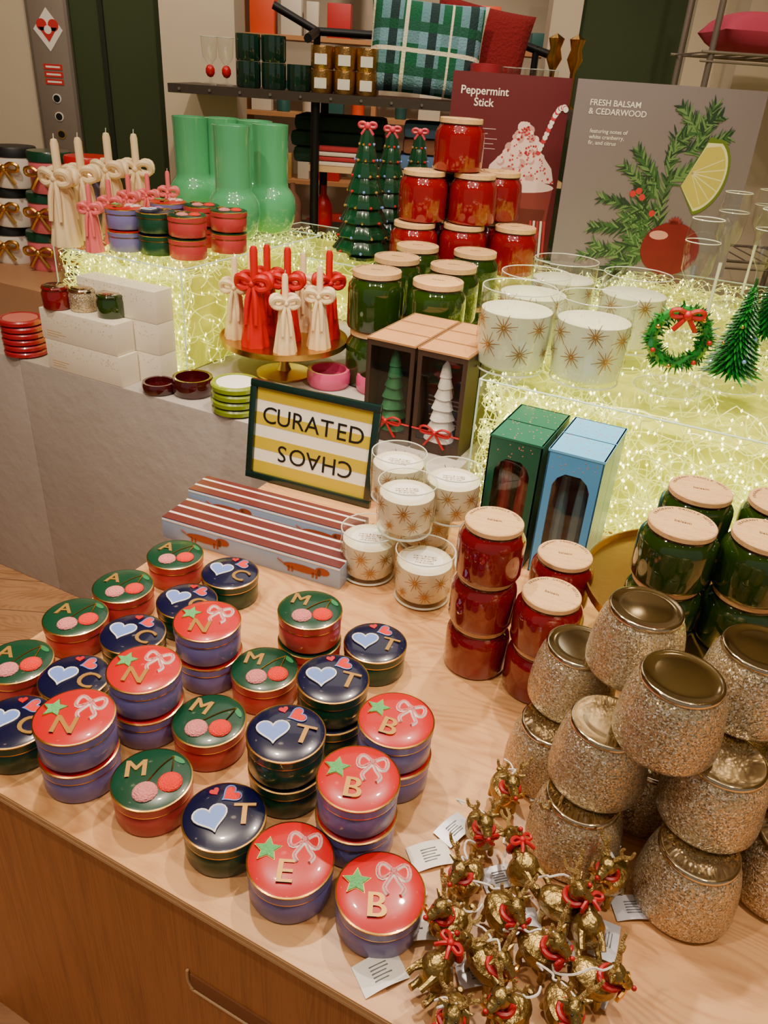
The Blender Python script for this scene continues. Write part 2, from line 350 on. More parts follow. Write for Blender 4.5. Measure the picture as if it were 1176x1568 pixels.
# ---------------------------------------------------------------- trinket boxes
RB=.053; HB=.055
def trinket(kind,letter):
    b=MB(); body,lid={'R':(lav,redl),'G':(coral,grl),'N':(dgreen,navy)}[kind]
    r=RB
    b.lathe([(0,0),(r*.93,0),(r*.97,.003),(r*.97,.036),(r*.95,.0375)],body,seg=48)
    b.lathe([(r*.95,.0375),(r*.99,.0378),(r*.99,.0392),(r*.95,.0395)],gold,seg=48)
    b.lathe([(r*.96,.0392),(r,.040),(r,.0505)],body,seg=48)
    b.lathe([(r,.0505),(r*1.008,.0512),(r*1.005,.0525),(r*.97,.0532)],gold,seg=48)
    b.lathe([(r*.975,.0528),(r*.9,.0545),(r*.6,.0563),(r*.3,.0572),(0,.0575)],lid,seg=48)
    def dz(x,y): return .0575-.0042*((x*x+y*y))
    def P(x,y,up=0): return TR(x*r,y*r,dz(x,y)+up)
    if kind=='R':
        st=[((.31 if i%2==0 else .15)*r*math.cos(i*math.pi/5+.3),(.31 if i%2==0 else .15)*r*math.sin(i*math.pi/5+.3)) for i in range(10)]
        b.prism([(x*1.12,y*1.12) for x,y in st],-.001,.0012,gold,P(-.54,.14)); b.prism(st,-.001,.0022,ltgreen,P(-.54,.14))
        for sg in (-1,1):
            lp=[(.28+sg*.36*math.sin(math.pi*i/12), .44+.20*math.sin(2*math.pi*i/12)) for i in range(13)]
            b.tube([(x*r,y*r,dz(x,y)+.0003) for x,y in lp],.0028,beadw,seg=6)
            b.tube([(x*r,y*r,dz(x,y)+.0018) for x,y in lp],.0018,pink,seg=6)
            tl=[(.28,.42),(.28+sg*.12,.2),(.30+sg*.22,.02),(.30+sg*.14,-.14)]
            b.curve([(x*r,y*r,dz(x,y)+.0003) for x,y in tl],.0028,beadw,seg=6)
            b.curve([(x*r,y*r,dz(x,y)+.0018) for x,y in tl],.0018,pink,seg=6)
        b.sph((.28*r,.43*r,dz(.28,.42)+.001),.0048,pink)
        b.letter(letter,.044,lettg,P(-.08,-.42,.0008))
    elif kind=='G':
        b.sph((-.12*r,-.46*r,dz(.15,.42)),.0165,pink,sz=.35,seg=20); b.sph((.46*r,-.22*r,dz(.42,.22)),.0165,cherry,sz=.35,seg=20)
        for (x,y) in ((-.10,-.2),(.46,0)):
            b.curve([(x*r,y*r,dz(x,y)+.001),((x*.5+.26)*r,(.3)*r,dz(.2,.3)+.001),(.5*r,.62*r,dz(.45,.62)+.001)],.0009,gold,seg=5)
        b.prism(circ(.008,12,0,0,1.4,.5),0,.0012,mat('leaf_green',(40,120,70),.4),P(.62,.50)@RZm(-.7))
        b.letter(letter,.040,lettg,P(-.40,.26,.0008))
    else:
        def heart(sz):
            o=[]
            for i in range(32):
                t=2*math.pi*i/32; o.append((sz*(16*math.sin(t)**3)/17,sz*(13*math.cos(t)-5*math.cos(2*t)-2*math.cos(3*t)-math.cos(4*t))/17))
            return o
        M=P(-.3,-.12)@RZm(.35)
        b.prism(heart(.0215),-.001,.0018,ltblue,M); 
        b.tube([(x,y,.0016) for x,y in heart(.023)],.0013,beadw,M,seg=5,closed=True)
        M=P(.12,.56)@RZm(-.9); b.prism(heart(.0125),-.001,.0018,cherry,M); b.tube([(x,y,.0016) for x,y in heart(.014)],.0009,ltblue,M,seg=5,closed=True)
        M=P(-.3,.66)@RZm(.6); b.prism(heart(.007),-.001,.0018,redl,M)
        b.letter(letter,.046,lettg,P(.48,-.05,.0008))
    return b.done('trinket_'+kind+letter)
TRK={}
def trk(kind,letter):
    if (kind,letter) not in TRK: TRK[(kind,letter)]=trinket(kind,letter)
    return TRK[(kind,letter)]
def trinkets(px,py,kind,letter,n,rz,z0=zT,base=False):
    p=W(px,py,z0 if base else z0+n*.058)
    for i in range(n):
        put('trinket_box',trk(kind,letter),(p.x+(R(-.002,.002) if i<n-1 else 0),p.y+(R(-.002,.002) if i<n-1 else 0),z0+i*.0592),rz+(R(-.4,.4) if i<n-1 else 0))
for a in [(268,845,'G','A',1,-.1),(188,893,'G','A',1,0),(115,940,'G','A',1,.1),(26,1008,'G','A',1,.1),
          (352,873,'N','C',1,-.5),(286,916,'N','C',1,-.5),(203,966,'N','C',1,-.4),(113,1033,'N','C',1,-.3),(22,1100,'N','C',1,-.3),
          (317,947,'R','N',2,-.1),(220,1020,'R','N',2,-.1),(113,1093,'R','N',2,0),
          (475,930,'G','M',2,-.2),(405,1020,'G','M',1,-.1),(320,1098,'G','M',1,-.3),(232,1188,'G','M',1,.2),
          (575,980,'N','T',1,-.3),(510,1035,'N','T',2,-.25),(438,1118,'N','T',2,-.2),(343,1245,'N','T',1,.1),
          (607,1098,'R','B',2,-.3),(549,1187,'R','B',2,-.1),(445,1310,'R','E',1,0),(583,1360,'R','B',1,.0)]:
    trinkets(*a)
for a in [(196,381,'R','B',2,-.2),(243,387,'N','T',2,.2),(290,394,'G','M',2,0),(262,369,'R','B',2,0),(312,375,'G','M',2,0),(352,384,'G','A',2,0)]:
    trinkets(*a,z0=zR+.0003,base=True)
# ---------------------------------------------------------------- lidded jars
def jar(r,h,body,lidr=.86,small=False):
    b=MB(); lh=h*.10; bh=h-lh
    b.lathe([(0,0),(r*.86,0),(r*.96,h*.03),(r,h*.09),(r,bh*.74),(r*.97,bh*.84),(r*.88,bh*.93),(r*.84,bh*.96),(r*.84,bh)],body,seg=48)
    b.lathe([(r*.80,bh*.985),(r*.86,bh*.985),(r*.86,bh+.0005)],darkband,seg=48)
    q=r*lidr
    b.lathe([(0,bh),(q-.001,bh),(q,bh+.001),(q,h-.0015),(q-.0015,h),(0,h)],lidwood,seg=48)
    ink=mat('lid_ink',(95,60,35),.6)
    for i,tx in enumerate('FRAGRANT CANDLE NOTES '):
        a=math.pi*.95-i*math.pi*.042*1.0
        if tx!=' ': b.text(tx,r*.12,ink,TR(math.cos(a)*q*.84,math.sin(a)*q*.84,h+.0002)@RZm(a-math.pi/2),.0003)
    b.text('balsam',r*.16,ink,TR(0,0,h+.0002),.0003)
    return b.done('jar')
jr=jar(.054,.095,redglass); jg=jar(.057,.095,greenglass)
JR=jar(.080,.155,redbrt); JG=jar(.078,.16,greenglass)
def stack(name,me,p,n,h,z0,top=True):
    for i in range(n): put(name,me,(p.x+R(-.001,.001),p.y+R(-.001,.001),z0+i*(h+.0004)),R(-.5,.3))
stack('red_candle_jar',jr,W(758,797,zT+.285),3,.095,zT)
stack('red_candle_jar',jr,W(845,908,zT+.19),2,.095,zT)
stack('red_candle_jar',jr,W(866,848,zT+.19),2,.095,zT)
def cakestand(name,r,h,loc):
    b=MB()
    b.lathe([(0,0),(r*.45,0),(r*.44,.004),(r*.12,.012),(.014,.03),(.012,h-.03),(.03,h-.012),(.05,h-.008),(r-.004,h-.006),(r,h-.004),(r+.001,h+.012),(r-.002,h+.012),(r-.004,h),(0,h)],brass,seg=72)
    put(name,b.done(name),loc)
cakestand('brass_cake_stand',.205,.15,(.553,1.08,zT))
for x,y in ((.435,.985),(.50,1.10),(.552,.965),(.618,1.075)): stack('green_candle_jar',jg,Vector((x,y,0)),2,.095,zT+.1503)
# ---------------------------------------------------------------- glitter votives
glit=glitter('champagne_glitter',(206,184,144),(132,112,82))
def votive():
    b=MB(); r=.0615; h=.103
    b.lathe([(0,0),(r*.84,0),(r*.93,.002),(r*.985,.008),(r,.018),(r*.99,.032),(r*.96,.050),(r*.915,.068),(r*.86,.082),(r*.80,.090),(r*.755,.0945)],glit,seg=56)
    b.lathe([(r*.73,.093),(r*.775,.095),(r*.78,.0985),(r*.765,.1012),(r*.73,.1022),(r*.70,.1014),(r*.5,.1019),(r*.25,.1024),(0,.1026)],goldlid,seg=56)
    return b.done('votive',60)
vo=votive(); vh=.1033
for lv,pl in enumerate([[(.405,.618),(.278,.684),(.262,.810),(.535,.645),(.39,.76),(.52,.785)],[(.424,.664),(.296,.711),(.288,.856),(.415,.800),(.552,.715)],[(.352,.682),(.345,.812),(.468,.745)]]):
    for x,y in pl: put('glitter_votive_candle',vo,(x,y,zT+lv*vh),R(0,6))
# ---------------------------------------------------------------- star glasses
gp_foil=mat('gold_foil',(158,116,58),.35,.5)
def starglass(r,h,seed,wicks,wx,fill):
    rnd=random.Random(seed); b=MB()
    b.lathe([(0,.001),(r*.80,.001),(r*.90,.004),(r*.95,.014),(r,h*.5),(r,h-.001),(r-.002,h)],clr,seg=56)
    b.tube([((r-.0012)*math.cos(a),(r-.0012)*math.sin(a),h) for a in [2*math.pi*i/56 for i in range(56)]],.0012,mat('glass_rim',(215,220,205),.1,spec=.9),closed=True,seg=6)
    b.tube([((r*.90)*math.cos(a),(r*.90)*math.sin(a),.005) for a in [2*math.pi*i/56 for i in range(56)]],.0022,MC['glass_rim'],closed=True,seg=6)
    b.lathe([(0,.013),(r*.82,.013),(r*.91,.020),(r-.0045,h*.5),(r-.0045,h*fill),(r-.006,h*fill+.001),(0,h*fill)],wx,seg=56)
    for k in range(wicks):
        a=k*2.1; q=r*.35 if wicks>1 else r*.3
        b.tube([(q*math.cos(a),q*math.sin(a),h*fill),(q*math.cos(a)+.001,q*math.sin(a),h*fill+.008)],.001,white,seg=5)
    if wicks==1:
        b.prism(circ(r*.62,30),h*fill+.0005,h*fill+.001,white); b.text('merry & bright\nscented candle\nfir and star\nnine ounces',r*.13,mat('gold_print',(150,112,60),.5),TR(0,0,h*fill+.0013),.0003)
    n=7
    for ring,zz in ((0,.64),(1,.34)):
        for k in range(n):
            a0=2*math.pi*(k+.5*ring)/n+rnd.uniform(-.1,.1); zc=h*(zz+rnd.uniform(-.05,.05)); L=r*(rnd.choice((.38,.34,.2)))
            for j in range(12):
                t=math.pi*2*j/12+.2; l=L*(1 if j%2==0 else .65)
                def pt(s,z): 
                    aa=a0+s/r; zz_=zc+z; rr=r*(1.006 if zz_>h*.5 else 1.006-.05*(h*.5-zz_)/(h*.5-.014))+.0003
                    return (rr*math.cos(aa),rr*math.sin(aa),zz_)
                w=.0013 if r>.07 else .0011
                c,s_=math.cos(t),math.sin(t)
                b.add([pt(-s_*w+c*l*.08,c*w+s_*l*.08),pt(s_*w+c*l*.08,-c*w+s_*l*.08),pt(c*l+s_*w*.5,s_*l-c*w*.5),pt(c*l-s_*w*.5,s_*l+c*w*.5)],[(0,1,2,3)],gp_foil)
    return b.done('starglass')
sg=starglass(.0575,.106,1,1,wax,.78); SG=starglass(.083,.185,2,3,waxl,.74)
def glassput(px,py,lv):
    z0=zT+lv*.1075; p=W(px,py,z0+.106); put('star_glass_candle',sg,(p.x,p.y,z0),R(-.4,.2)); 
glassput(567,808,0); glassput(652,842,0); glassput(655,765,0); glassput(612,692,1); glassput(625,737,1); glassput(697,718,1)
for px,py in ((797,440),(917,456),(868,398),(978,420),(822,418)):
    p=W(px,py,zQ+.185); put('large_star_glass_candle',SG,(p.x,p.y,zQ+.0005),R(0,6))
# ---------------------------------------------------------------- window gift boxes
def winbox(w,d,h,side,top,frame,inner,arch=0,inside=None,k=.16):
    b=MB(); t=.003
    b.box(0,w,d-t,d,0,h,side); b.box(0,t,0,d,0,h,side); b.box(w-t,w,0,d,0,h,side); b.box(0,w,0,d,0,t,side); b.box(-.001,w+.001,-.001,d+.001,h-t*1.5,h,top)
    e=w*k
    b.box(0,e,0,t,0,h-.004,frame); b.box(w-e,w,0,t,0,h-.004,frame); b.box(e,w-e,0,t,0,h*.12,frame); b.box(e,w-e,0,t,h*(.84 if arch else .93),h-.004,frame)
    if arch: 
        for sgn,x0 in ((1,e),(-1,w-e)): b.prism([(x0,h*.84),(x0+sgn*w*.2,h*.84),(x0+sgn*w*.07,h*.80),(x0,h*.74)],-t,0,frame,RX(math.pi/2))
    zt=h*(.84 if arch else .93)
    b.quad((e,t*.5,h*.12),(w-e,t*.5,h*.12),(w-e,t*.5,zt),(e,t*.5,zt),clr)
    b.box(t,w-t,d*.78,d*.80,t,h-t*2,inner)
    if inside: inside(b,w,d,h)
    return b
kraft=mat('kraft_top',(186,132,78),.7,var=.15,vscale=30); dkb=mat('dark_carton',(62,42,30),.5); dki=mat('dark_inner',(44,32,24),.7)
grtree=mat('green_tree_wax',(44,104,66),.4,es=.03); whtree=mat('white_tree_wax',(238,228,216),.4,es=.08); ribbon=mat('red_ribbon',(175,6,14),.4)  # faint emission in the tree wax brightens it inside the boxes
def bow(b,M,s,m,r=.0022):
    for sg_ in (-1,1):
        b.curve([(0,0,0),(sg_*s*.5,-.002,s*.35),(sg_*s,0,s*.25),(sg_*s*.95,0,-s*.1),(sg_*s*.4,0,-s*.12),(0,0,0)],r,m,M,seg=6,sub=3)
        b.curve([(0,0,0),(sg_*s*.35,-.002,-s*.5),(sg_*s*.7,0,-s*1.0)],r,m,M,seg=6,sub=3)
    b.sph((0,-.001,0),r*2,m,M)
def treein(m):
    def f(b,w,d,h):
        n=7; pr=[]
        for i in range(n):
            z=.03+i*(h*.72)/n; rr=(w*.30)*(1-i/n*.72); pr+= [(rr,z),(rr*.66,z+h*.72/n*.95)]
        pr=[(0,.012),(w*.09,.012),(w*.09,.03)]+pr+[(0,.03+h*.78)]
        b.lathe(pr,m,TR(w/2,d*.38,0),24,mod=lambda t,z:1+.08*math.cos(t*3+z*70))
        bow(b,TR(w/2,-.004,h*.22),w*.30,ribbon,.003)
        b.tube([(0,-.002,h*.22),(w,-.002,h*.22)],.0022,ribbon,seg=6)
    return f
wb1=winbox(.125,.082,.25,dkb,kraft,dkb,dki,0,treein(grtree),.09).done('wb1'); wb2=winbox(.122,.082,.25,dkb,kraft,dkb,dki,0,treein(whtree),.09).done('wb2')
for r_ in range(3):
    put('tree_candle_gift_box',wb1,T(-.818,1.56+r_*.088,zP),RZ); put('tree_candle_gift_box',wb2,T(-.686,1.56+r_*.088,zP),RZ)
gc=mat('green_carton',(4,84,62),.45); gct=mat('green_carton_top',(10,100,74),.45); bc=mat('blue_carton',(78,160,224),.45); bct=mat('blue_carton_top',(106,188,242),.45)
bst=stripes('blue_stripe_carton',(160,210,225),(20,84,110),1,70,.55); mar=mat('maroon_candle',(120,14,32),.4); teal=mat('teal_candle',(70,110,124),.4)
dot=mat('confetti_dot',(215,130,110),.5)
def tapers(m):
    def f(b,w,d,h):
        for x in (.33,.67): b.lathe([(0,.01),(w*.13,.01),(w*.12,h*.5),(w*.09,h*.78),(0,h*.8)],m,TR(w*x,d*.4,0),16,mod=lambda t,z:1+.06*math.cos(6*t+z*60))
        for k in range(26): b.prism(circ(.0014,6,R(.004,w-.004),R(.004,d-.004)),h,h+.0004,dot)
        for k in range(14): b.prism(circ(.0012,6,R(.01,w-.01),R(h*.86,h*.97)),0,.0004,dot,RX(math.pi/2))
    return f
g1=winbox(.108,.094,.28,gc,gct,gc,dki,1,tapers(mar)).done('g1'); b1=winbox(.108,.094,.28,bst,bct,bc,mat('blue_inner',(50,84,104),.6),1,tapers(teal)).done('b1')
for r_ in range(2):
    put('green_candle_gift_box',g1,T(-.425,1.352+r_*.0965,zT),RZ); put('blue_candle_gift_box',b1,T(-.305,1.352+r_*.0965,zT),RZ)
# ---------------------------------------------------------------- striped slim boxes
maroon_top=stripes('maroon_white_stripe',(96,42,40),(230,216,204),1,33,.78,.22); paleb=mat('pale_blue_carton',(150,172,204),.35,coat=.3)
def slim(p0,p1,d,h,z):
    a=W(*p0,z); c=W(*p1,z); L=(c-a).length; ang=math.atan2(c.y-a.y,c.x-a.x)
    b=MB(); b.box(0,L,0,d,0,h*.96,paleb,bev=.0015); b.box(.001,L-.001,.001,d-.001,h*.9,h,maroon_top); b.box(.001,L-.001,-.0005,.004,h*.86,h*.93,white)
    dog=mat('dachshund_brown',(150,66,30),.6); Mx=TR(0,-.0006,0)@RX(math.pi/2)
    for x in (.25*L,.80*L):
        b.prism(circ(.042,20,x,h*.48,1,.2),0,.0006,dog,Mx); b.prism(circ(.012,14,x+.045,h*.60,1.3,.7),0,.0007,dog,Mx); b.prism(circ(.007,10,x+.038,h*.52,.6,1.3),0,.0009,mat('dog_ear',(90,40,22),.6),Mx)
        for q in (-.032,-.024,.022,.030): b.prism([(x+q,h*.45),(x+q+.005,h*.45),(x+q+.004,h*.2),(x+q,h*.2)],0,.0006,dog,Mx)
        b.tube([(x-.04,-.001,h*.5),(x-.055,-.001,h*.65)],.0012,dog,seg=5)
    put('striped_gift_box',b.done('slim'),a,ang)
slim((250,822),(520,903),.095,.05,zT); slim((290,778),(542,848),.075,.05,zT)
# ---------------------------------------------------------------- framed sign
def sign():
    w,h=.335,.245; b=MB(); fr=mat('frame_dark_green',(6,36,30),.25,coat=.5); cream=mat('sign_cream',(246,238,216),.6); mus=mat('sign_mustard',(200,174,10),.6)
    f=.017
    b.box(0,w,0,.014,0,f,fr,bev=.002); b.box(0,w,0,.014,h-f,h,fr,bev=.002); b.box(0,f,0,.014,f,h-f,fr,bev=.002); b.box(w-f,w,0,.014,f,h-f,fr,bev=.002)
    b.box(f,w-f,.008,.012,f,h-f,cream)
    hh=(h-2*f)/7
    for i in (0,2,4,6): b.box(f,w-f,.0075,.0079,f+i*hh,f+(i+1)*hh,mus)
    for k,tx in enumerate('CURATED'):
        b.text(tx,.058,black,TR(w*.16+k*w*.113,.0072,h*.66)@RX(math.pi/2),.0006)
    for k,tx in enumerate('CHAOS'):
        b.text(tx,.058,black,TR(w*.78-k*w*.125,.0072,h*.32)@RX(math.pi/2)@RZm(math.pi),.0006)
    return b.done('sign')
a=W(375,730,zT); c=W(553,777,zT); ang=math.atan2(c.y-a.y,c.x-a.x)
put('framed_sign',sign(),(a.x,a.y,zT+.002),rot=(math.radians(-9),0,ang),s=((c-a).length/.335*1.06))
# ---------------------------------------------------------------- bow candles
def bowcandle(m,h=.28):
    b=MB(); zb=.180
    b.lathe([(0,0),(.040,0),(.041,.006),(.036,.04),(.030,.09),(.024,.13),(.019,.16),(.014,.182),(0,.184)],m,seg=56,mod=lambda t,z:1+.09*math.cos(8*t)*(1-z/.2))
    b.lathe([(.0115,.178),(.0110,h-.012),(.008,h-.002),(.003,h),(0,h)],m,seg=18)
    b.tube([(0,0,h),(.001,0,h+.012)],.0011,white,seg=5)
    for sgn in (-1,1):
        for yy in (-1,1):
            b.curve([(0,yy*.014,zb),(sgn*.018,yy*.024,zb+.018),(sgn*.040,yy*.018,zb+.016),(sgn*.044,yy*.012,zb-.006),(sgn*.022,yy*.020,zb-.014),(0,yy*.014,zb-.002)],[.006,.010,.011,.010,.009,.006],m,seg=8,sub=3)
            b.curve([(sgn*.003,yy*.019,zb-.004),(sgn*.012,yy*.028,zb-.045),(sgn*.016,yy*.036,zb-.11)],[.006,.0080,.0055],m,seg=8,sub=3)
    b.sph((0,-.020,zb),.010,m); b.sph((0,.020,zb),.010,m)
    return b.done('bowcandle')
bcr=bowcandle(redwax); bcc=bowcandle(waxc); bcp=bowcandle(pinkwax)
pc=W(435,520,.92); cakestand('brass_cake_stand',.182,.10,(pc.x,pc.y,zP))
for dx,dy,me,s in ((-.135,-.01,bcc,.80),(-.070,-.070,bcr,.96),(.020,-.115,bcc,.76),(.105,-.050,bcc,.80),(.010,.0,bcr,.92),(-.055,.05,bcr,.9),(.12,.055,bcr,.88),(.04,.11,bcc,.8),(-.11,.095,bcc,.78)):
    put('bow_taper_candle',me,(pc.x+dx,pc.y+dy,.9202),R(-.4,.4),s)
for px,py,s in ((104,376,.98),(137,365,.97),(178,357,1.0),(217,350,.98)):
    p=W(px,py,zR); put('bow_taper_candle',bcc,(p.x,p.y,zR+.0003),R(-.3,.3),s)
for px,py,s in ((146,385,.62),(175,373,.62),(204,365,.64),(232,358,.62),(262,351,.62)):
    p=W(px,py,zR); put('bow_taper_candle',bcp,(p.x,p.y,zR+.0003),R(-.3,.3),s)
# ---------------------------------------------------------------- green vases
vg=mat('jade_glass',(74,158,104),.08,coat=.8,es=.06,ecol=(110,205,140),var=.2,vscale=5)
def vase():
    b=MB(); b.lathe([(0,0),(.055,0),(.066,.01),(.078,.04),(.082,.075),(.078,.105),(.066,.125),(.057,.135),(.055,.15),(.056,.29),(.058,.318),(.055,.319),(.052,.30),(.050,.16),(0,.15)],vg,seg=48); return b.done('vase',60)
vm=vase()
for px,py in ((297,345),(358,372),(414,362),(345,345),(392,350)):
    p=W(px,py-8,zR) ; put('green_glass_vase',vm,(p.x,p.y+.02,zR+.0003))
# ---------------------------------------------------------------- glass christmas trees
tg=mat('tree_green_glass',(10,58,34),.15,coat=1)
def xtree():
    b=MB(); n=8; h=.41; pr=[(0,0),(.05,0),(.052,.01),(.03,.02)]
    for i in range(n):
        z=.03+i*h/n*.93; rr=.100*(1-i/n*.86); pr+=[(rr,z),(rr*1.0,z+.006),(rr*.72,z+h/n*.9)]
    pr+=[(.004,h),(0,h+.005)]
    b.lathe(pr,tg,seg=40,mod=lambda t,z:1+.05*math.cos(10*t))
    cols=[gold,redl,ltblue,lettg]
    for i in range(n):
        z=.03+i*h/n*.93; rr=.100*(1-i/n*.86)
        for k in range(8):
            a=2*math.pi*(k+.5*(i%2))/8; b.sph((rr*1.02*math.cos(a),rr*1.02*math.sin(a),z+.004),.005,cols[(i+k)%4],seg=8)
    bow(b,TR(0,-.008,h+.012),.026,mat('pink_bow',(200,50,70),.4),.006)
    return b.done('xtree')
xt=xtree()
for px,py,s in ((554,396,1.0),(590,388,.97),(630,380,.95)):
    p=W(px,py,zQ); put('glass_christmas_tree',xt,(p.x,p.y,zQ+.0003),0,s)
# ---------------------------------------------------------------- back jar displays
gj=[(578,413),(672,429),(608,392),(695,405),(640,375),(728,384)]
gp=[]
for px,py in gj:
    p=W(px,py,zP+.32); 
    for q in gp:
        d=p-q; d.z=0
        if d.length<.158: p=q+d.normalized()*.158
    gp.append(Vector((p.x,p.y,0)))
for p in gp: stack('green_candle_jar',JG,p,2,.16,zP)
y0=2.72; sx_=-.085
for lv,row in enumerate([[(.12,y0-.02),(.285,y0-.0),(.46,y0+.02),(.205,y0+.14),(.37,y0+.15)],[(.14,y0+.01),(.305,y0+.02),(.235,y0+.16),(.40,y0+.14)],[(.245,y0+.04)]]):
    for x,y in row: put('red_candle_jar',JR,(x+sx_,y,zQ+.0003+lv*.1555),R(-1,1))
# ---------------------------------------------------------------- posters
def poster(w,h,m): 
    b=MB(); b.box(0,w,0,.006,0,h,m); return b
PM=TR(0,-.0005,0)@RX(math.pi/2)
b=poster(.415,.60,mat('poster_maroon',(92,12,22),.5))
b.text('Peppermint\n     Stick',.036,white,TR(.03,-.001,.525)@RX(math.pi/2),.0006,'LEFT',.012)
for i in range(5): b.box(.05,.05+R(.07,.13),-.0008,0,.425-i*.016,.4275-i*.016,mat('poster_text',(190,150,150),.6))
wc=mat('whip_cream',(238,205,198),.6); wc2=mat('whip_shadow',(205,150,145),.6); chip=mat('candy_chip',(190,40,50),.6)
b.prism([(.15,.26),(.40,.26),(.385,.31),(.34,.36),(.31,.40),(.285,.455),(.26,.45),(.24,.40),(.20,.35),(.16,.31)],0,.0010,wc,PM)
for i in range(90):
    a=R(0,6.28); t=R(0,1); x=.275+(.10*(1-t)+.012)*math.cos(a); z=.27+t*.17+R(-.01,.01)
    b.prism(circ(R(.008,.018),9,x,z),0,.0011+i*4e-6,wc if i%3 else wc2,PM)
for i in range(110):
    t=R(0,1); x=.275+(.12*(1-t)+.01)*R(-1,1); z=.26+t*.18; b.prism(circ(R(.0025,.005),5,x,z),0,.0017,chip,PM)
b.prism([(.13,.24),(.40,.24),(.39,.10),(.36,.03),(.18,.03),(.14,.10)],0,.0012,mat('mug_glass',(130,50,48),.4),PM); b.prism([(.15,.17),(.385,.17),(.375,.10),(.35,.04),(.19,.04),(.155,.10)],0,.0014,mat('cocoa',(100,32,25),.5),PM)
b.prism(circ(.135,24,.268,.245,1,.16),0,.0016,wc,PM)
pts=[(.33,.36),(.35,.42),(.37,.48),(.385,.505),(.40,.51),(.408,.50)]
for i in range(24):
    t=i/24; k=t*5; j=int(k); f=k-j; x=pts[j][0]*(1-f)+pts[j+1][0]*f; z=pts[j][1]*(1-f)+pts[j+1][1]*f
    b.prism(circ(.009,10,x,z),0,.0018+i*1e-5,white if i%3 else chip,PM)
for i in range(5): b.prism([(.34+i*.013,.0),(.348+i*.013,.0),(.34+i*.013,.13),(.332+i*.013,.13)],0,.002,white if i%2 else chip,PM)
put('peppermint_poster',b.done('pp'),(.135,3.06,zQ+.0003),rot=(math.radians(-3),0,0))
gp_=mat('poster_mauve',(124,112,118),.5)
b=poster(.635,.60,gp_)
b.text('FRESH BALSAM\n& CEDARWOOD',.026,white,TR(.05,-.001,.52)@RX(math.pi/2),.0006,'LEFT',.008)
b.text('featuring notes of\nwhite cranberry,\nfir, and citrus',.018,white,TR(.065,-.001,.43)@RX(math.pi/2),.0005,'LEFT')
nd=[mat('needle_a',(52,92,46),.6),mat('needle_b',(100,132,78),.6),mat('needle_c',(24,54,32),.6)]
def sprig(p0,p1,n,L,rng=1.0):
    dx,dz=p1[0]-p0[0],p1[1]-p0[1]; ln=math.hypot(dx,dz); a=math.atan2(dz,dx)
    b.prism([(p0[0],p0[1]),(p1[0],p1[1]),(p1[0]+.002,p1[1]+.002),(p0[0]+.003,p0[1]+.003)],0,.001,mat('twig',(80,60,40),.6),PM)
    for i in range(n):
        t=i/n; x=p0[0]+dx*t; z=p0[1]+dz*t; s_=1 if i%2 else -1; aa=a+s_*R(.4,.9); l=L*R(.7,1.1)*(1-.4*t)
        nx,nz=-math.sin(aa)*.0026,math.cos(aa)*.0026
        b.prism([(x-nx,z-nz),(x+math.cos(aa)*l*.5-nx*1.2,z+math.sin(aa)*l*.5-nz*1.2),(x+math.cos(aa)*l,z+math.sin(aa)*l),(x+math.cos(aa)*l*.5+nx*1.2,z+math.sin(aa)*l*.5+nz*1.2),(x+nx,z+nz)],0,.0012+R(0,.0008),random.choice(nd),PM)
for p0,p1 in (((.36,.12),(.36,.46)),((.36,.30),(.50,.40)),((.34,.36),(.42,.50)),((.36,.44),(.50,.52)),((.34,.25),(.20,.35)),((.34,.20),(.14,.24)),((.34,.15),(.12,.14)),((.34,.28),(.24,.40)),((.32,.10),(.10,.04)),((.40,.40),(.54,.46)),((.36,.08),(.20,.00)),((.44,.46),(.36,.54)),((.28,.06),(.34,.22)),((.34,.18),(.23,.18)),((.30,.2),(.27,.30)),((.44,.42),(.47,.55)),((.35,.05),(.26,.12)),((.3,.02),(.14,.09))):
    sprig(p0,p1,52,.055)
lime=mat('lime_flesh',(200,184,84),.5); rind=mat('lime_rind',(96,116,30),.5); pith=mat('lime_pith',(228,220,165),.5)
LM=PM@TR(.445,.245,0)@RZm(-.25)
def halfd(r,z,m): b.prism([(r*.92*math.cos(-math.pi*.30+math.pi*.78*i/20-.25),r*1.25*math.sin(-math.pi*.30+math.pi*.78*i/20-.25)+.09) for i in range(21)]+[(-.02,.20*r/.1),(-.045,.04)],0,z,m,LM)
halfd(.105,.0028,rind); halfd(.096,.0031,pith); halfd(.088,.0034,lime)
for k in range(6):
    a=-1.0+k*.36; b.prism([(-.03,.088),(-.03,.092),(.082*math.cos(a),.09+.10*math.sin(a)+.002),(.082*math.cos(a),.09+.10*math.sin(a)-.002)],0,.0037,pith,LM)
pom=mat('pomegranate',(120,10,22),.4,var=.4,vscale=12); 
b.prism(circ(.105,40,.42,.085,1,.86),0,.004,pom,PM)
b.prism(circ(.026,14,.37,.13,1.3,.6),0,.0044,mat('pom_light',(215,150,140),.4),PM)
for k in range(6):
    a=.5+k*.4; b.prism([(.41+.012*math.cos(a+1),.168),(.43,.168),(.42+.03*math.cos(a),.168+.028*math.sin(a))],0,.0044,mat('pom_crown',(140,40,40),.5),PM)
for x,z in ((.27,.27),(.285,.25),(.25,.26),(.33,.20)): b.prism(circ(.011,12,x,z),0,.003,lbl,PM)
put('balsam_poster',b.done('bp'),(.545,2.93,zQ+.0003),rot=(math.radians(-3),0,0))
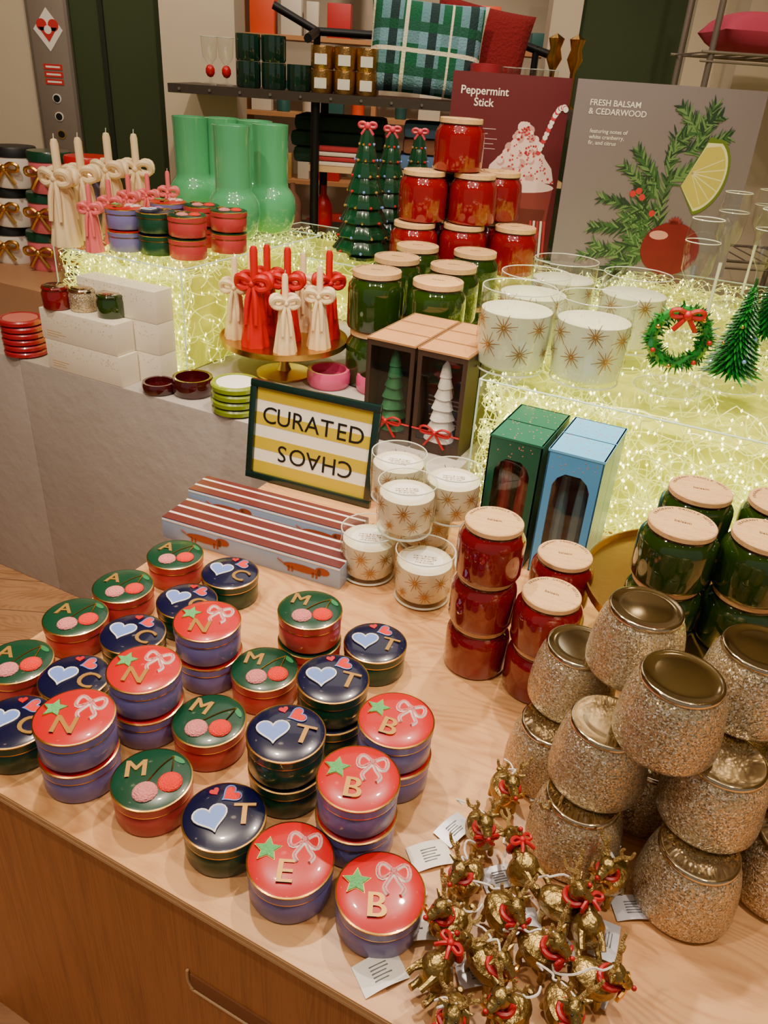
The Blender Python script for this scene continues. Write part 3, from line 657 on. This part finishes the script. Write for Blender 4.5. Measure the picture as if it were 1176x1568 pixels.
# ---------------------------------------------------------------- cocktail ornaments glasses
xn=mat('xmas_green',(14,120,30),.35,coat=.5); xn2=mat('xmas_green_dark',(8,80,24),.35)
rimm=mat('glass_rim',(225,230,220),.1)
def grim(b,r,z,M=None): b.tube([(r*math.cos(a),r*math.sin(a),z) for a in [2*math.pi*i/32 for i in range(32)]],.0008,rimm,M,closed=True,seg=5)
def stemglass(kind):
    b=MB()
    b.lathe([(0,.001),(.055,.001),(.05,.003),(.012,.006),(.004,.012),(.0035,.03)],clr,seg=40); grim(b,.055,.0015)
    if kind=='wreath':
        b.tube([(.042*math.cos(a),0,.085+.042*math.sin(a)) for a in [2*math.pi*i/24 for i in range(24)]],.009,xn,closed=True,seg=8)
        for i in range(420):
            a=R(0,6.283); f=R(0,6.283); p=Vector(((.042+.008*math.cos(f))*math.cos(a),.009*math.sin(f),.085+(.042+.008*math.cos(f))*math.sin(a)))
            d=Vector((math.cos(f)*math.cos(a),math.sin(f),math.cos(f)*math.sin(a)))*.009+Vector((R(-1,1),R(-1,1),R(-1,1)))*.004
            b.tube([p,p+d],[.0018,.0006],[xn,xn2][i%2],seg=4)
        for k in range(7):
            a=k*.9; b.sph((.044*math.cos(a),-.016,.085+.044*math.sin(a)),.004,gold if k%2 else ribbon)
        bow(b,TR(0,-.018,.125),.024,ribbon,.004)
        z0=.145
    elif kind=='plain':
        b.lathe([(.0035,.03),(.003,.10),(.0035,.145)],rimm,seg=12); z0=.145
    else:
        for i in range(520):
            t=i/520; z=.035+t*.15; a=i*2.399; L=.052*(1-t)+.008
            d=Vector((math.cos(a),math.sin(a),-.35)).normalized()*L*R(.75,1.1); p=Vector((0,0,z)); b.tube([p,p+d*.6,p+d],[.002,.0034,.0008],[xn,xn2][i%2],seg=4)
        for k in range(12):
            t=k/12; a=k*2.4; b.sph((.045*(1-t)*math.cos(a),.045*(1-t)*math.sin(a),.035+t*.14),.004,[ribbon,gold,ltblue][k%3])
        b.tube([(0,0,.02),(0,0,.2)],.003,xn2); z0=.195
    b.lathe([(0,z0),(.004,z0),(.006,z0+.02),(.022,z0+.045),(.026,z0+.09),(.023,z0+.12)],clr,seg=32); grim(b,.023,z0+.12); grim(b,.0255,z0+.088)
    return b.done('stem')
sw=stemglass('wreath'); stt=stemglass('tree'); spl=stemglass('plain')
def sput(me,nm,px,py,s,rz=0): p=W(px,py,zQ); put(nm,me,(p.x,p.y,zQ+.0003),rz,s)
sput(sw,'wreath_stem_glass',1020,594,1.35,-.1); sput(stt,'tree_stem_glass',1112,590,1.2); sput(spl,'champagne_flute',1072,520,1.4,-.3); sput(stt,'tree_stem_glass',1165,530,1.2); sput(spl,'champagne_flute',1130,470,1.3)
# ---------------------------------------------------------------- left plinth things
wbx=mat('white_carton',(232,222,200),.6); fleck=mat('gold_fleck',(200,165,110),.5)
def wbox(u,v,z,w=.275,d=.12,h=.085):
    b=MB(); b.box(0,w,0,d,0,h,wbx,bev=.002)
    for k in range(60):
        b.prism(circ(.0012,5,R(.01,w-.01),R(h*.55,h*.95)),0,.0005,fleck,RX(math.pi/2)); b.prism(circ(.0012,5,R(.01,w-.01),R(.01,d-.01)),h,h+.0004,fleck)
    for i in range(3): b.box(.02,.02+R(.04,.07),-.0005,0,.012+i*.007,.0135+i*.007,fleck)
    put('white_gift_box',b.done('wb'),T(u,v,z),RZ)
c=W(188,594,zP); uu,vv=toUV(c)
bh=min(.10,(1.595-vv)/2-.003)
for i in range(2): wbox(uu-.275+i*-.006,vv,zP+i*.0855,d=bh)
for i in range(3): wbox(uu-.20,vv+bh+.003,zP+i*.0855,d=bh)
zs=zP+.171
def smalljar(px,py,m):
    p=W(px,py,zs+.055); b=MB(); r=.038
    b.lathe([(0,0),(r*.9,0),(r,.006),(r,.042),(r*.9,.05),(r*.9,.052)],m,seg=32); b.lathe([(0,.052),(r*.95,.052),(r*.97,.056),(r*.9,.060),(0,.060)],goldlid if m is glit else m,seg=32); b.lathe([(0,.0605),(r*.8,.0605),(r*.7,.063),(0,.063)],goldlid,seg=32)
    put('mini_candle_jar',b.done('sj'),(p.x,p.y,zs+.0003))
smalljar(84,440,redglass); smalljar(126,443,glit); smalljar(168,452,greenglass)
def ringdish(px,py,r,h,m,n=1,top=None):
    p=W(px,py,zP+h*n)
    for i in range(n):
        b=MB(); b.lathe([(0,.001),(r*.9,.001),(r,h*.25),(r,h*.75),(r*.94,h*.97),(r*.80,h*.95),(r*.76,h*.5),(0,h*.45)],m,seg=36)
        if top and i==n-1: b.lathe([(r*.78,h*.9),(0,h*.92)],top,seg=36)
        put('coaster_dish' if n>1 else 'glass_ring_dish',b.done('rd'),(p.x+R(-.003,.003),p.y,zP+i*h))
ringdish(243,583,.045,.03,mat('maroon_glass',(60,4,10),.08,coat=1)); ringdish(296,575,.056,.05,MC['maroon_glass'])
ringdish(360,583,.064,.02,mat('lime_enamel',(125,145,20),.25,coat=.7),4,white)
ringdish(32,485,.062,.018,mat('berry_enamel',(165,22,38),.3,coat=.6),6,mat('rose',(200,110,100),.4))
ringdish(503,563,.062,.05,mat('pink_tin',(205,72,120),.3,coat=.5)); ringdish(575,572,.055,.05,MC['pink_tin'])
def canister(body,lid):
    b=MB(); r=.066; b.lathe([(0,0),(r*.96,0),(r,.006),(r,.085),(r*.97,.09)],body,seg=36); b.lathe([(r*.97,.09),(r*1.03,.092),(r*1.03,.115),(r*.98,.12),(0,.121)],lid,seg=36)
    bow(b,TR(0,-r-.006,.06)@RZm(0),.045,gold,.006); b.tube([(r+.004,0,.08),(r+.03,0,.06),(r+.004,0,.03)],.005,gold)
    return b.done('can')
cw=mat('canister_white',(232,225,212),.3,coat=.5); cpk=mat('canister_pink',(212,102,112),.35,coat=.4); clv=mat('canister_lavender',(130,130,175),.35)
c1=canister(cw,black); c2=canister(cpk,grl); c3=canister(clv,redl)
zz=zP+.15
put('display_tray_stand',(lambda b:(b.box(-2.75,-1.885,1.62,2.2,zP,zz,mat('stand_wood',(170,125,90),.5)),b.done('s'))[1])(MB()),(0,0,0),RZ)
for lv in range(3):
    for k,me in enumerate((c1,c2,c3)):
        q=toUV(W(22,400,zz)); uu_=q[0]+k*.158+lv*.03
        if uu_<-1.94: put('bow_canister',me,T(uu_,q[1]+.02,zz+.0003+lv*.1215),-.1)
b=MB(); b.quad((0,0,0),(.07,0,0),(.07,0,.12),(0,0,.12),clr); b.quad((0,0,.12),(.07,0,.12),(.07,.08,.12),(0,.08,.12),clr); b.box(.01,.06,.02,.06,.002,.10,mat('orn_red',(150,40,40),.4,var=.6,vscale=60)); b.tube([(0,0,.12),(.07,0,.12),(.07,.08,.12),(0,.08,.12)],.001,white,closed=True,seg=4); ob=b.done('cb')
for px in (8,50): p=W(px,470,zP); put('boxed_ornament',ob,p,RZ)
# ---------------------------------------------------------------- gold reindeer bell ornaments
string=mat('white_string',(232,226,218),.7); silver=mat('foil_tag',(215,215,225),.35,.2)
def ornament(seed):
    r_=random.Random(seed); q=r_.uniform; b=MB()
    b.lathe([(0,-.022),(.011,-.021),(.019,-.012),(.0215,.0),(.019,.012),(.011,.019),(0,.021)],oldgold,M_body,28)
    for sx,sy in ((-1,-1),(1,-1),(-1,1),(1,1)): b.curve([(sx*.010,sy*.014,-.010),(sx*.012,sy*.017,-.022),(sx*.012,sy*.016,-.031)],[.006,.004,.0042],oldgold,seg=8,sub=2)
    b.sph((0,.031,.006),.005,oldgold,seg=8)
    b.curve([(0,-.012,.012),(0,-.018,.026),(0,-.018,.036)],[.012,.009,.009],oldgold,seg=12)
    b.sph((0,-.019,.040),.0115,oldgold,seg=16); b.curve([(0,-.023,.039),(0,-.032,.035),(0,-.037,.033)],[.009,.0068,.005],oldgold,seg=10); b.sph((0,-.041,.034),.0032,ribbon,seg=10)
    for sg_ in (-1,1):
        b.sph((sg_*.0055,-.0285,.044),.0013,black,seg=8)
        b.tube([(sg_*.009,-.016,.046),(sg_*.019,-.016,.049)],[.0042,.001],oldgold,seg=6)
        b.curve([(sg_*.005,-.015,.050),(sg_*.012,-.013,.062),(sg_*.021,-.011,.068),(sg_*.024,-.011,.080)],[.0030,.0028,.0024,.0018],rope,seg=7)
        b.curve([(sg_*.012,-.013,.062),(sg_*.009,-.014,.071),(sg_*.012,-.014,.078)],[.0026,.0022,.0016],rope,seg=7)
    b.tube([(.0125*math.cos(a),-.016+.0115*math.sin(a),.0255) for a in [2*math.pi*i/16 for i in range(16)]],.0040,ribbon,closed=True,seg=8)
    bow(b,TR(0,-.031,.024),.015,ribbon if seed%3 else gold,.0026)
    pts=[Vector((0,-.013,.050))]
    for i in range(5): pts.append(pts[-1]+Vector((q(-.014,.014),q(-.004,.018),q(-.014,.002))))
    b.curve(pts,.0014,string,seg=5,sub=3)
    return b.done('orn')
M_body=SC(.95,1.35,.85)
orn=[ornament(i) for i in range(5)]
def tag(w,h,m):
    b=MB(); n=8; vs=[];fs=[]
    for i in range(n+1):
        x=w*i/n; zc=.004*math.sin(math.pi*i/n)
        for y in (0,h):
            vs.append((x,y,zc)); vs.append((x,y,zc+.0005))
    for i in range(n):
        a=i*4; fs+=[(a+1,a+5,a+7,a+3),(a,a+2,a+6,a+4),(a,a+4,a+5,a+1),(a+2,a+3,a+7,a+6)]
    fs+=[(0,1,3,2),(n*4,n*4+2,n*4+3,n*4+1)]
    b.add(vs,fs,m)
    for k in range(5): 
        y=h*(.25+.11*k); b.box(w*.3,w*(.6+R(0,.12)),y,y+.0011,.0036,.0049,mat('tag_ink',(110,110,115),.6))
    return b.done('tag')
tg1=tag(.055,.038,white); tg2=tag(.05,.032,silver)
OP=[(772,1210),(735,1272),(835,1268),(714,1345),(800,1335),(690,1410),(768,1400),(856,1385),(935,1345),(668,1490),(745,1475),(825,1455),(900,1425),(905,1500),(690,1562),(780,1550),(860,1545)]
for i,(px,py) in enumerate(OP):
    z=zT+.0345; p=W(px,py,z); rot=(R(-.10,.10),R(-.10,.10),R(-1.2,1.2))
    if i in (4,9,12): rot=(math.radians(-80),R(-.2,.2),R(-1,1)); z=zT+.036
    put('gold_reindeer_ornament',orn[i%5],(p.x,p.y,z+.0015),rot=rot,s=.95)
for i,(px,py,a,m) in enumerate([(560,1530,.5,tg1),(636,1338,.35,tg1),(812,1228,.1,tg1),(945,1412,.1,tg2),(690,1300,.8,tg2),(745,1370,.3,tg2),(600,1450,.2,tg1),(925,1550,1.0,tg2),(630,1428,1.2,tg1),(862,1315,.6,tg2),(940,1480,1.2,tg2),(705,1520,.2,tg2),(770,1440,.2,tg2),(840,1500,.6,tg2)]):
    p=W(px,py,zT+.001); put('price_tag',m,(p.x,p.y,zT+.0008+.0004*i),a)
# ---------------------------------------------------------------- background shelving unit
YS=3.75; zS=1.515
b=MB(); b.box(-1.05,.75,YS-.02,YS+.45,zS-.035,zS,mat('dark_shelf',(58,48,40),.5))
for i in range(14): b.tube([(-1.0+i*.13,YS-.021,zS-.018),(-1.0+i*.13,YS-.026,zS-.018)],.006,mat('rivet',(140,135,125),.4,.8),seg=8)
for x in (-.42,.62):
    for y in (YS+.02,YS+.42): b.tube([(x,y,0),(x,y,zS-.03)],.02,blackm,seg=10)
b.box(-1.0,.7,YS+.05,YS+.42,.9,.93,MC['dark_shelf']); b.box(-.45,.7,YS+.05,YS+.45,1.20,1.225,plywood)
b.tube([(-.66,YS+.40,zS+.33),(-.46,YS+.40,zS+.24),(-.10,YS+.40,zS+.24),(.5,YS+.40,zS+.24),(.66,YS+.40,zS+.20)],.018,blackm,seg=10)
b.tube([(-.46,YS+.05,zS+.20),(-.46,YS+.4,zS+.24)],.018,blackm); b.tube([(-.46,YS+.4,zS),(-.46,YS+.4,zS+.24)],.016,blackm); b.tube([(.55,YS+.4,zS),(.55,YS+.4,zS+.24)],.016,blackm)
put('steel_display_shelf',b.done('sh'),(0,0,0))
def cushion(w,h,d,m):
    b=MB(); n=18; vs=[];fs=[]
    for s_ in (-1,1):
        for i in range(n+1):
            for j in range(n+1):
                x=-1+2*i/n; z=-1+2*j/n; e=max(0,(1-x**4)*(1-z**4))**.5
                vs.append((x*w/2*(1-.06*(1-z*z)*abs(x)**4),s_*d/2*e,z*h/2*(1-.06*(1-x*x)*abs(z)**4)))
    N=(n+1)**2
    for i in range(n):
        for j in range(n):
            a=i*(n+1)+j; fs.append((a,a+n+1,a+n+2,a+1)); fs.append((N+a,N+a+1,N+a+n+2,N+a+n+1))
    b.add(vs,fs,m); return b.done('cush')
put('plaid_cushion',cushion(.50,.37,.15,plaid('tartan_wool')),(.04,YS+.12,zS+.192),rot=(math.radians(-10),math.radians(3),0))
put('red_cushion',cushion(.44,.36,.13,mat('red_knit',(125,14,18),.95,bump=.8,bscale=80)),(.28,YS+.29,zS+.21),rot=(math.radians(-15),.15,0))
sm=mat('smoked_green_glass',(18,50,38),.08,coat=1); am=mat('mercury_gold',(200,155,90),.2,.9,bump=.3,bscale=120)
def tumbler(r,h,m,lab=False):
    b=MB(); b.lathe([(0,0),(r*.9,0),(r,.01),(r,h*.9),(r*.97,h),(r*.9,h),(r*.9,h*.85),(0,h*.84)],m,seg=28,mod=(lambda t,z:1+.03*math.cos(14*t)) if not lab else None)
    if lab: b.box(-r*.55,r*.55,-r-.002,-r*.8,h*.2,h*.65,white)
    return b.done('tum')
t1=tumbler(.052,.10,sm); t2=tumbler(.047,.088,am,True)
for i,x in enumerate((-.72,-.61,-.50)):
    for k in range(1,3):
        if not (i==2 and k==2): put('smoked_glass_tumbler',t1,(x,YS+.08,zS+.001+(k-1)*.101))
for x in (-.36,-.26,-.165):
    for k in range(2):
        for yy in (.06,.16): put('gold_labelled_candle',t2,(x-.04,YS+yy,zS+.001+k*.089))
b=MB(); pm=mat('pink_dot_tin',(225,160,160),.4); b.lathe([(0,0),(.062,0),(.064,.1),(.066,.1),(.066,.15),(0,.152)],pm,seg=30)
for k in range(40):
    a=R(0,6.28); z=R(.01,.09); b.sph((.064*math.cos(a),.064*math.sin(a),z),.006,redl,seg=6,sz=1)
b.lathe([(.067,.1),(.068,.15),(0,.153)],mat('tin_lid_red',(160,40,50),.4),seg=30)
put('dotted_tin',b.done('tin'),(.30,YS+.02,zS+.001))
b=MB()
b.lathe([(.032,.001),(.030,.004),(.004,.008),(.004,.05),(.02,.07),(.024,.12)],clr,seg=24); b.sph((0,0,.03),.014,redl,SC(1,1,1.2),seg=10); grim(b,.024,.12); ra=b.done('rr')
for x in (.40,.46,.52,.58,.43,.50,.55): put('novelty_cocktail_glass',ra,(x,YS+.03+(.07 if x in(.43,.50,.55) else 0),zS+.001),0,1.2)
for x in (-.88,-.81): put('novelty_cocktail_glass',ra,(x,YS+.05,zS+.001),0,1.5)
b=MB(); b.lathe([(0,0),(.03,0),(.02,.01),(.008,.02),(.01,.15),(.03,.20),(.02,.24),(.03,.28),(0,.30)],gold,seg=16,mod=lambda t,z:1+.2*math.cos(4*t)); gs=b.done('gs')
for x in (.60,.69): put('gold_nutcracker_glass',gs,(x,YS+.16,zS+.001),0,.95)
def folded(w,d,h,m,n=3):
    b=MB()
    for i in range(n): b.box(-w/2+R(-.01,.01),w/2+R(-.01,.01),-d/2,d/2,i*h/n,(i+1)*h/n-.002,m[i%len(m)],bev=h/n*.35)
    return b.done('fold')
dkg=mat('dark_green_knit',(20,50,34),.95,bump=.6,bscale=60); denim=mat('denim',(80,110,155),.9); red2=mat('red_wool',(170,45,50),.9); crw=mat('cream_wool',(215,200,185),.9); tan=mat('tan_wool',(130,85,65),.9)
put('folded_knitwear',folded(.42,.3,.20,[dkg,dkg,dkg]),(-.33,YS+.30,1.2255))
put('folded_knitwear',folded(.26,.10,.08,[crw,red2,crw,red2],4),(-.30,YS+.11,1.2255),0)
put('folded_denim',folded(.28,.3,.2,[denim,tan,denim]),(.10,YS+.25,1.2255))
b=MB()
for i in range(9):
    x=-.6+i*.15; b.lathe([(0,0),(.04,0),(.045,.02),(.045,.1),(.03,.13),(.015,.15),(.012,.19),(0,.19)],[dkg,tan,redl,clr][i%4],TR(x,0,0),16)
put('bottle_row',b.done('bot'),(-.1,YS+.25,.931))
b=MB(); ws=mat('warm_shelf',(180,125,75),.5)
for z in (.5,.95,1.35,1.78,2.2): b.box(-1.1,.9,5.6,5.95,z-.025,z,ws)
for x in (-1.1,-.25,.9): b.box(x-.015,x+.015,5.6,5.95,0,2.7,ws)
put('wall_shelving',b.done('ws'),(0,0,0))
orc=[mat('orange_box',(220,75,35),.5),mat('pale_box',(200,190,170),.5),mat('teal_box',(30,80,75),.5),mat('red_box',(180,30,30),.5),mat('gold_box',(190,150,80),.4,.4)]
b=MB()
for z in (.5,.95,1.35,1.78,2.2):
    x=-1.05
    while x<.75:
        w=R(.07,.17); h=R(.10,.26); m=random.choice(orc)
        if not (-.27<x+w and x<-.23): 
            if random.random()<.5: b.box(x,x+w,5.66,5.66+w,z+.001,z+h,m,bev=.004)
            else: b.lathe([(0,0),(w*.45,0),(w*.48,h*.6),(w*.3,h*.75),(w*.3,h*.95),(0,h*.95)],m,TR(x+w/2,5.74,z+.001),18)
        x+=w+R(.02,.08)
put('shelf_merchandise',b.done('sm'),(0,0,0))
b=MB()
for x in (1.12,1.75): b.tube([(x,3.45,0),(x,3.45,2.4)],.012,pn,seg=10)
for z in (1.75,1.0):
    for i in range(10): b.tube([(1.10+i*.075,3.44,z),(1.10+i*.075,3.85,z)],.003,pn,seg=5)
    b.tube([(1.08,3.44,z),(1.8,3.44,z)],.006,pn); b.tube([(1.08,3.85,z),(1.8,3.85,z)],.006,pn); b.tube([(1.08,3.44,z-.03),(1.8,3.44,z-.03)],.004,pn)
for x in (1.12,1.75): b.tube([(x,3.85,0),(x,3.85,2.4)],.012,pn,seg=10)
put('wire_shelf',b.done('wsf'),(0,0,0))
put('pink_cushion',cushion(.40,.34,.14,mat('pink_velvet',(190,60,90),.8)),(1.36,3.64,1.83),rot=(math.radians(90),0,0))
# ---------------------------------------------------------------- ceiling downlights
dl=mat('downlight_lens',(255,240,215),.5,es=14,ecol=(255,225,180))
b=MB()
for x in (-1.5,-.5,.5,1.5):
    for y in (-1,.2,1.4,2.6,3.8): b.lathe([(0,0),(.05,0),(.055,.01)],dl,TR(x,y,3.385),20); b.lathe([(.055,0),(.075,.0),(.078,.014)],blackm,TR(x,y,3.384),20)
put('ceiling_downlights',b.done('dl'),(0,0,0))
def spot(x,y,z,tx,ty,tz,e,size=70,r=.04,col=(1,.83,.64)):
    l=bpy.data.lights.new('ceiling_spot','SPOT'); l.energy=e; l.spot_size=math.radians(size); l.spot_blend=.6; l.shadow_soft_size=r; l.color=col
    o=bpy.data.objects.new('ceiling_spot',l); COL.objects.link(o); o.location=(x,y,z); o.rotation_euler=(Vector((tx,ty,tz))-Vector((x,y,z))).to_track_quat('-Z','Y').to_euler()
spot(-.5,1.6,3.1,.1,.9,.8,150); spot(.5,1.9,3.1,.2,.8,.8,165); spot(-1.2,.3,3.1,-.2,1.2,.8,90); spot(.9,.2,3.1,.5,1.2,.8,105)
spot(-1.0,1.2,3.1,-.8,2.2,.9,100); spot(.3,1.4,3.1,.4,2.4,1.1,110); spot(-.3,2.4,3.2,-.3,4.0,1.4,90,90); spot(1.0,2.2,3.2,.9,3.2,1.2,70,80)
spot(-1.6,3.0,3.2,-1.5,4.2,1.6,60,80); spot(0,4.6,3.2,0,5.8,1.4,120,90); spot(-.2,.3,3.1,-.3,1.8,.9,65,60)
def area(x,y,z,s,e,col=(1,.9,.78)):
    l=bpy.data.lights.new('overhead_fill','AREA'); l.energy=e; l.size=s; l.color=col  # soft overhead fill added to brighten the room, not a fixture
    o=bpy.data.objects.new('overhead_fill',l); COL.objects.link(o); o.location=(x,y,z)
area(0,1.0,3.3,2.0,17); area(0,4.0,3.3,2.0,18)
w=bpy.data.worlds.new('World'); bpy.context.scene.world=w; w.use_nodes=True; w.node_tree.nodes['Background'].inputs[0].default_value=(1,.9,.8,1); w.node_tree.nodes['Background'].inputs[1].default_value=.26
# ---------------------------------------------------------------- camera
cam=bpy.data.cameras.new('camera'); co=bpy.data.objects.new('camera',cam); COL.objects.link(co)
cam.sensor_fit='VERTICAL'; cam.sensor_height=36; cam.lens=F/1568*36; cam.clip_start=.01
Fw=Vector((0,cp,-sp)); Rt=Vector((1,0,0)); Up=Vector((0,sp,cp))
cx=Rt*cr+Up*sr; cy=-Rt*sr+Up*cr; cz=-Fw
M=Matrix(((cx.x,cy.x,cz.x,0),(cx.y,cy.y,cz.y,0),(cx.z,cy.z,cz.z,H),(0,0,0,1)))
co.matrix_world=M
bpy.context.scene.camera=co
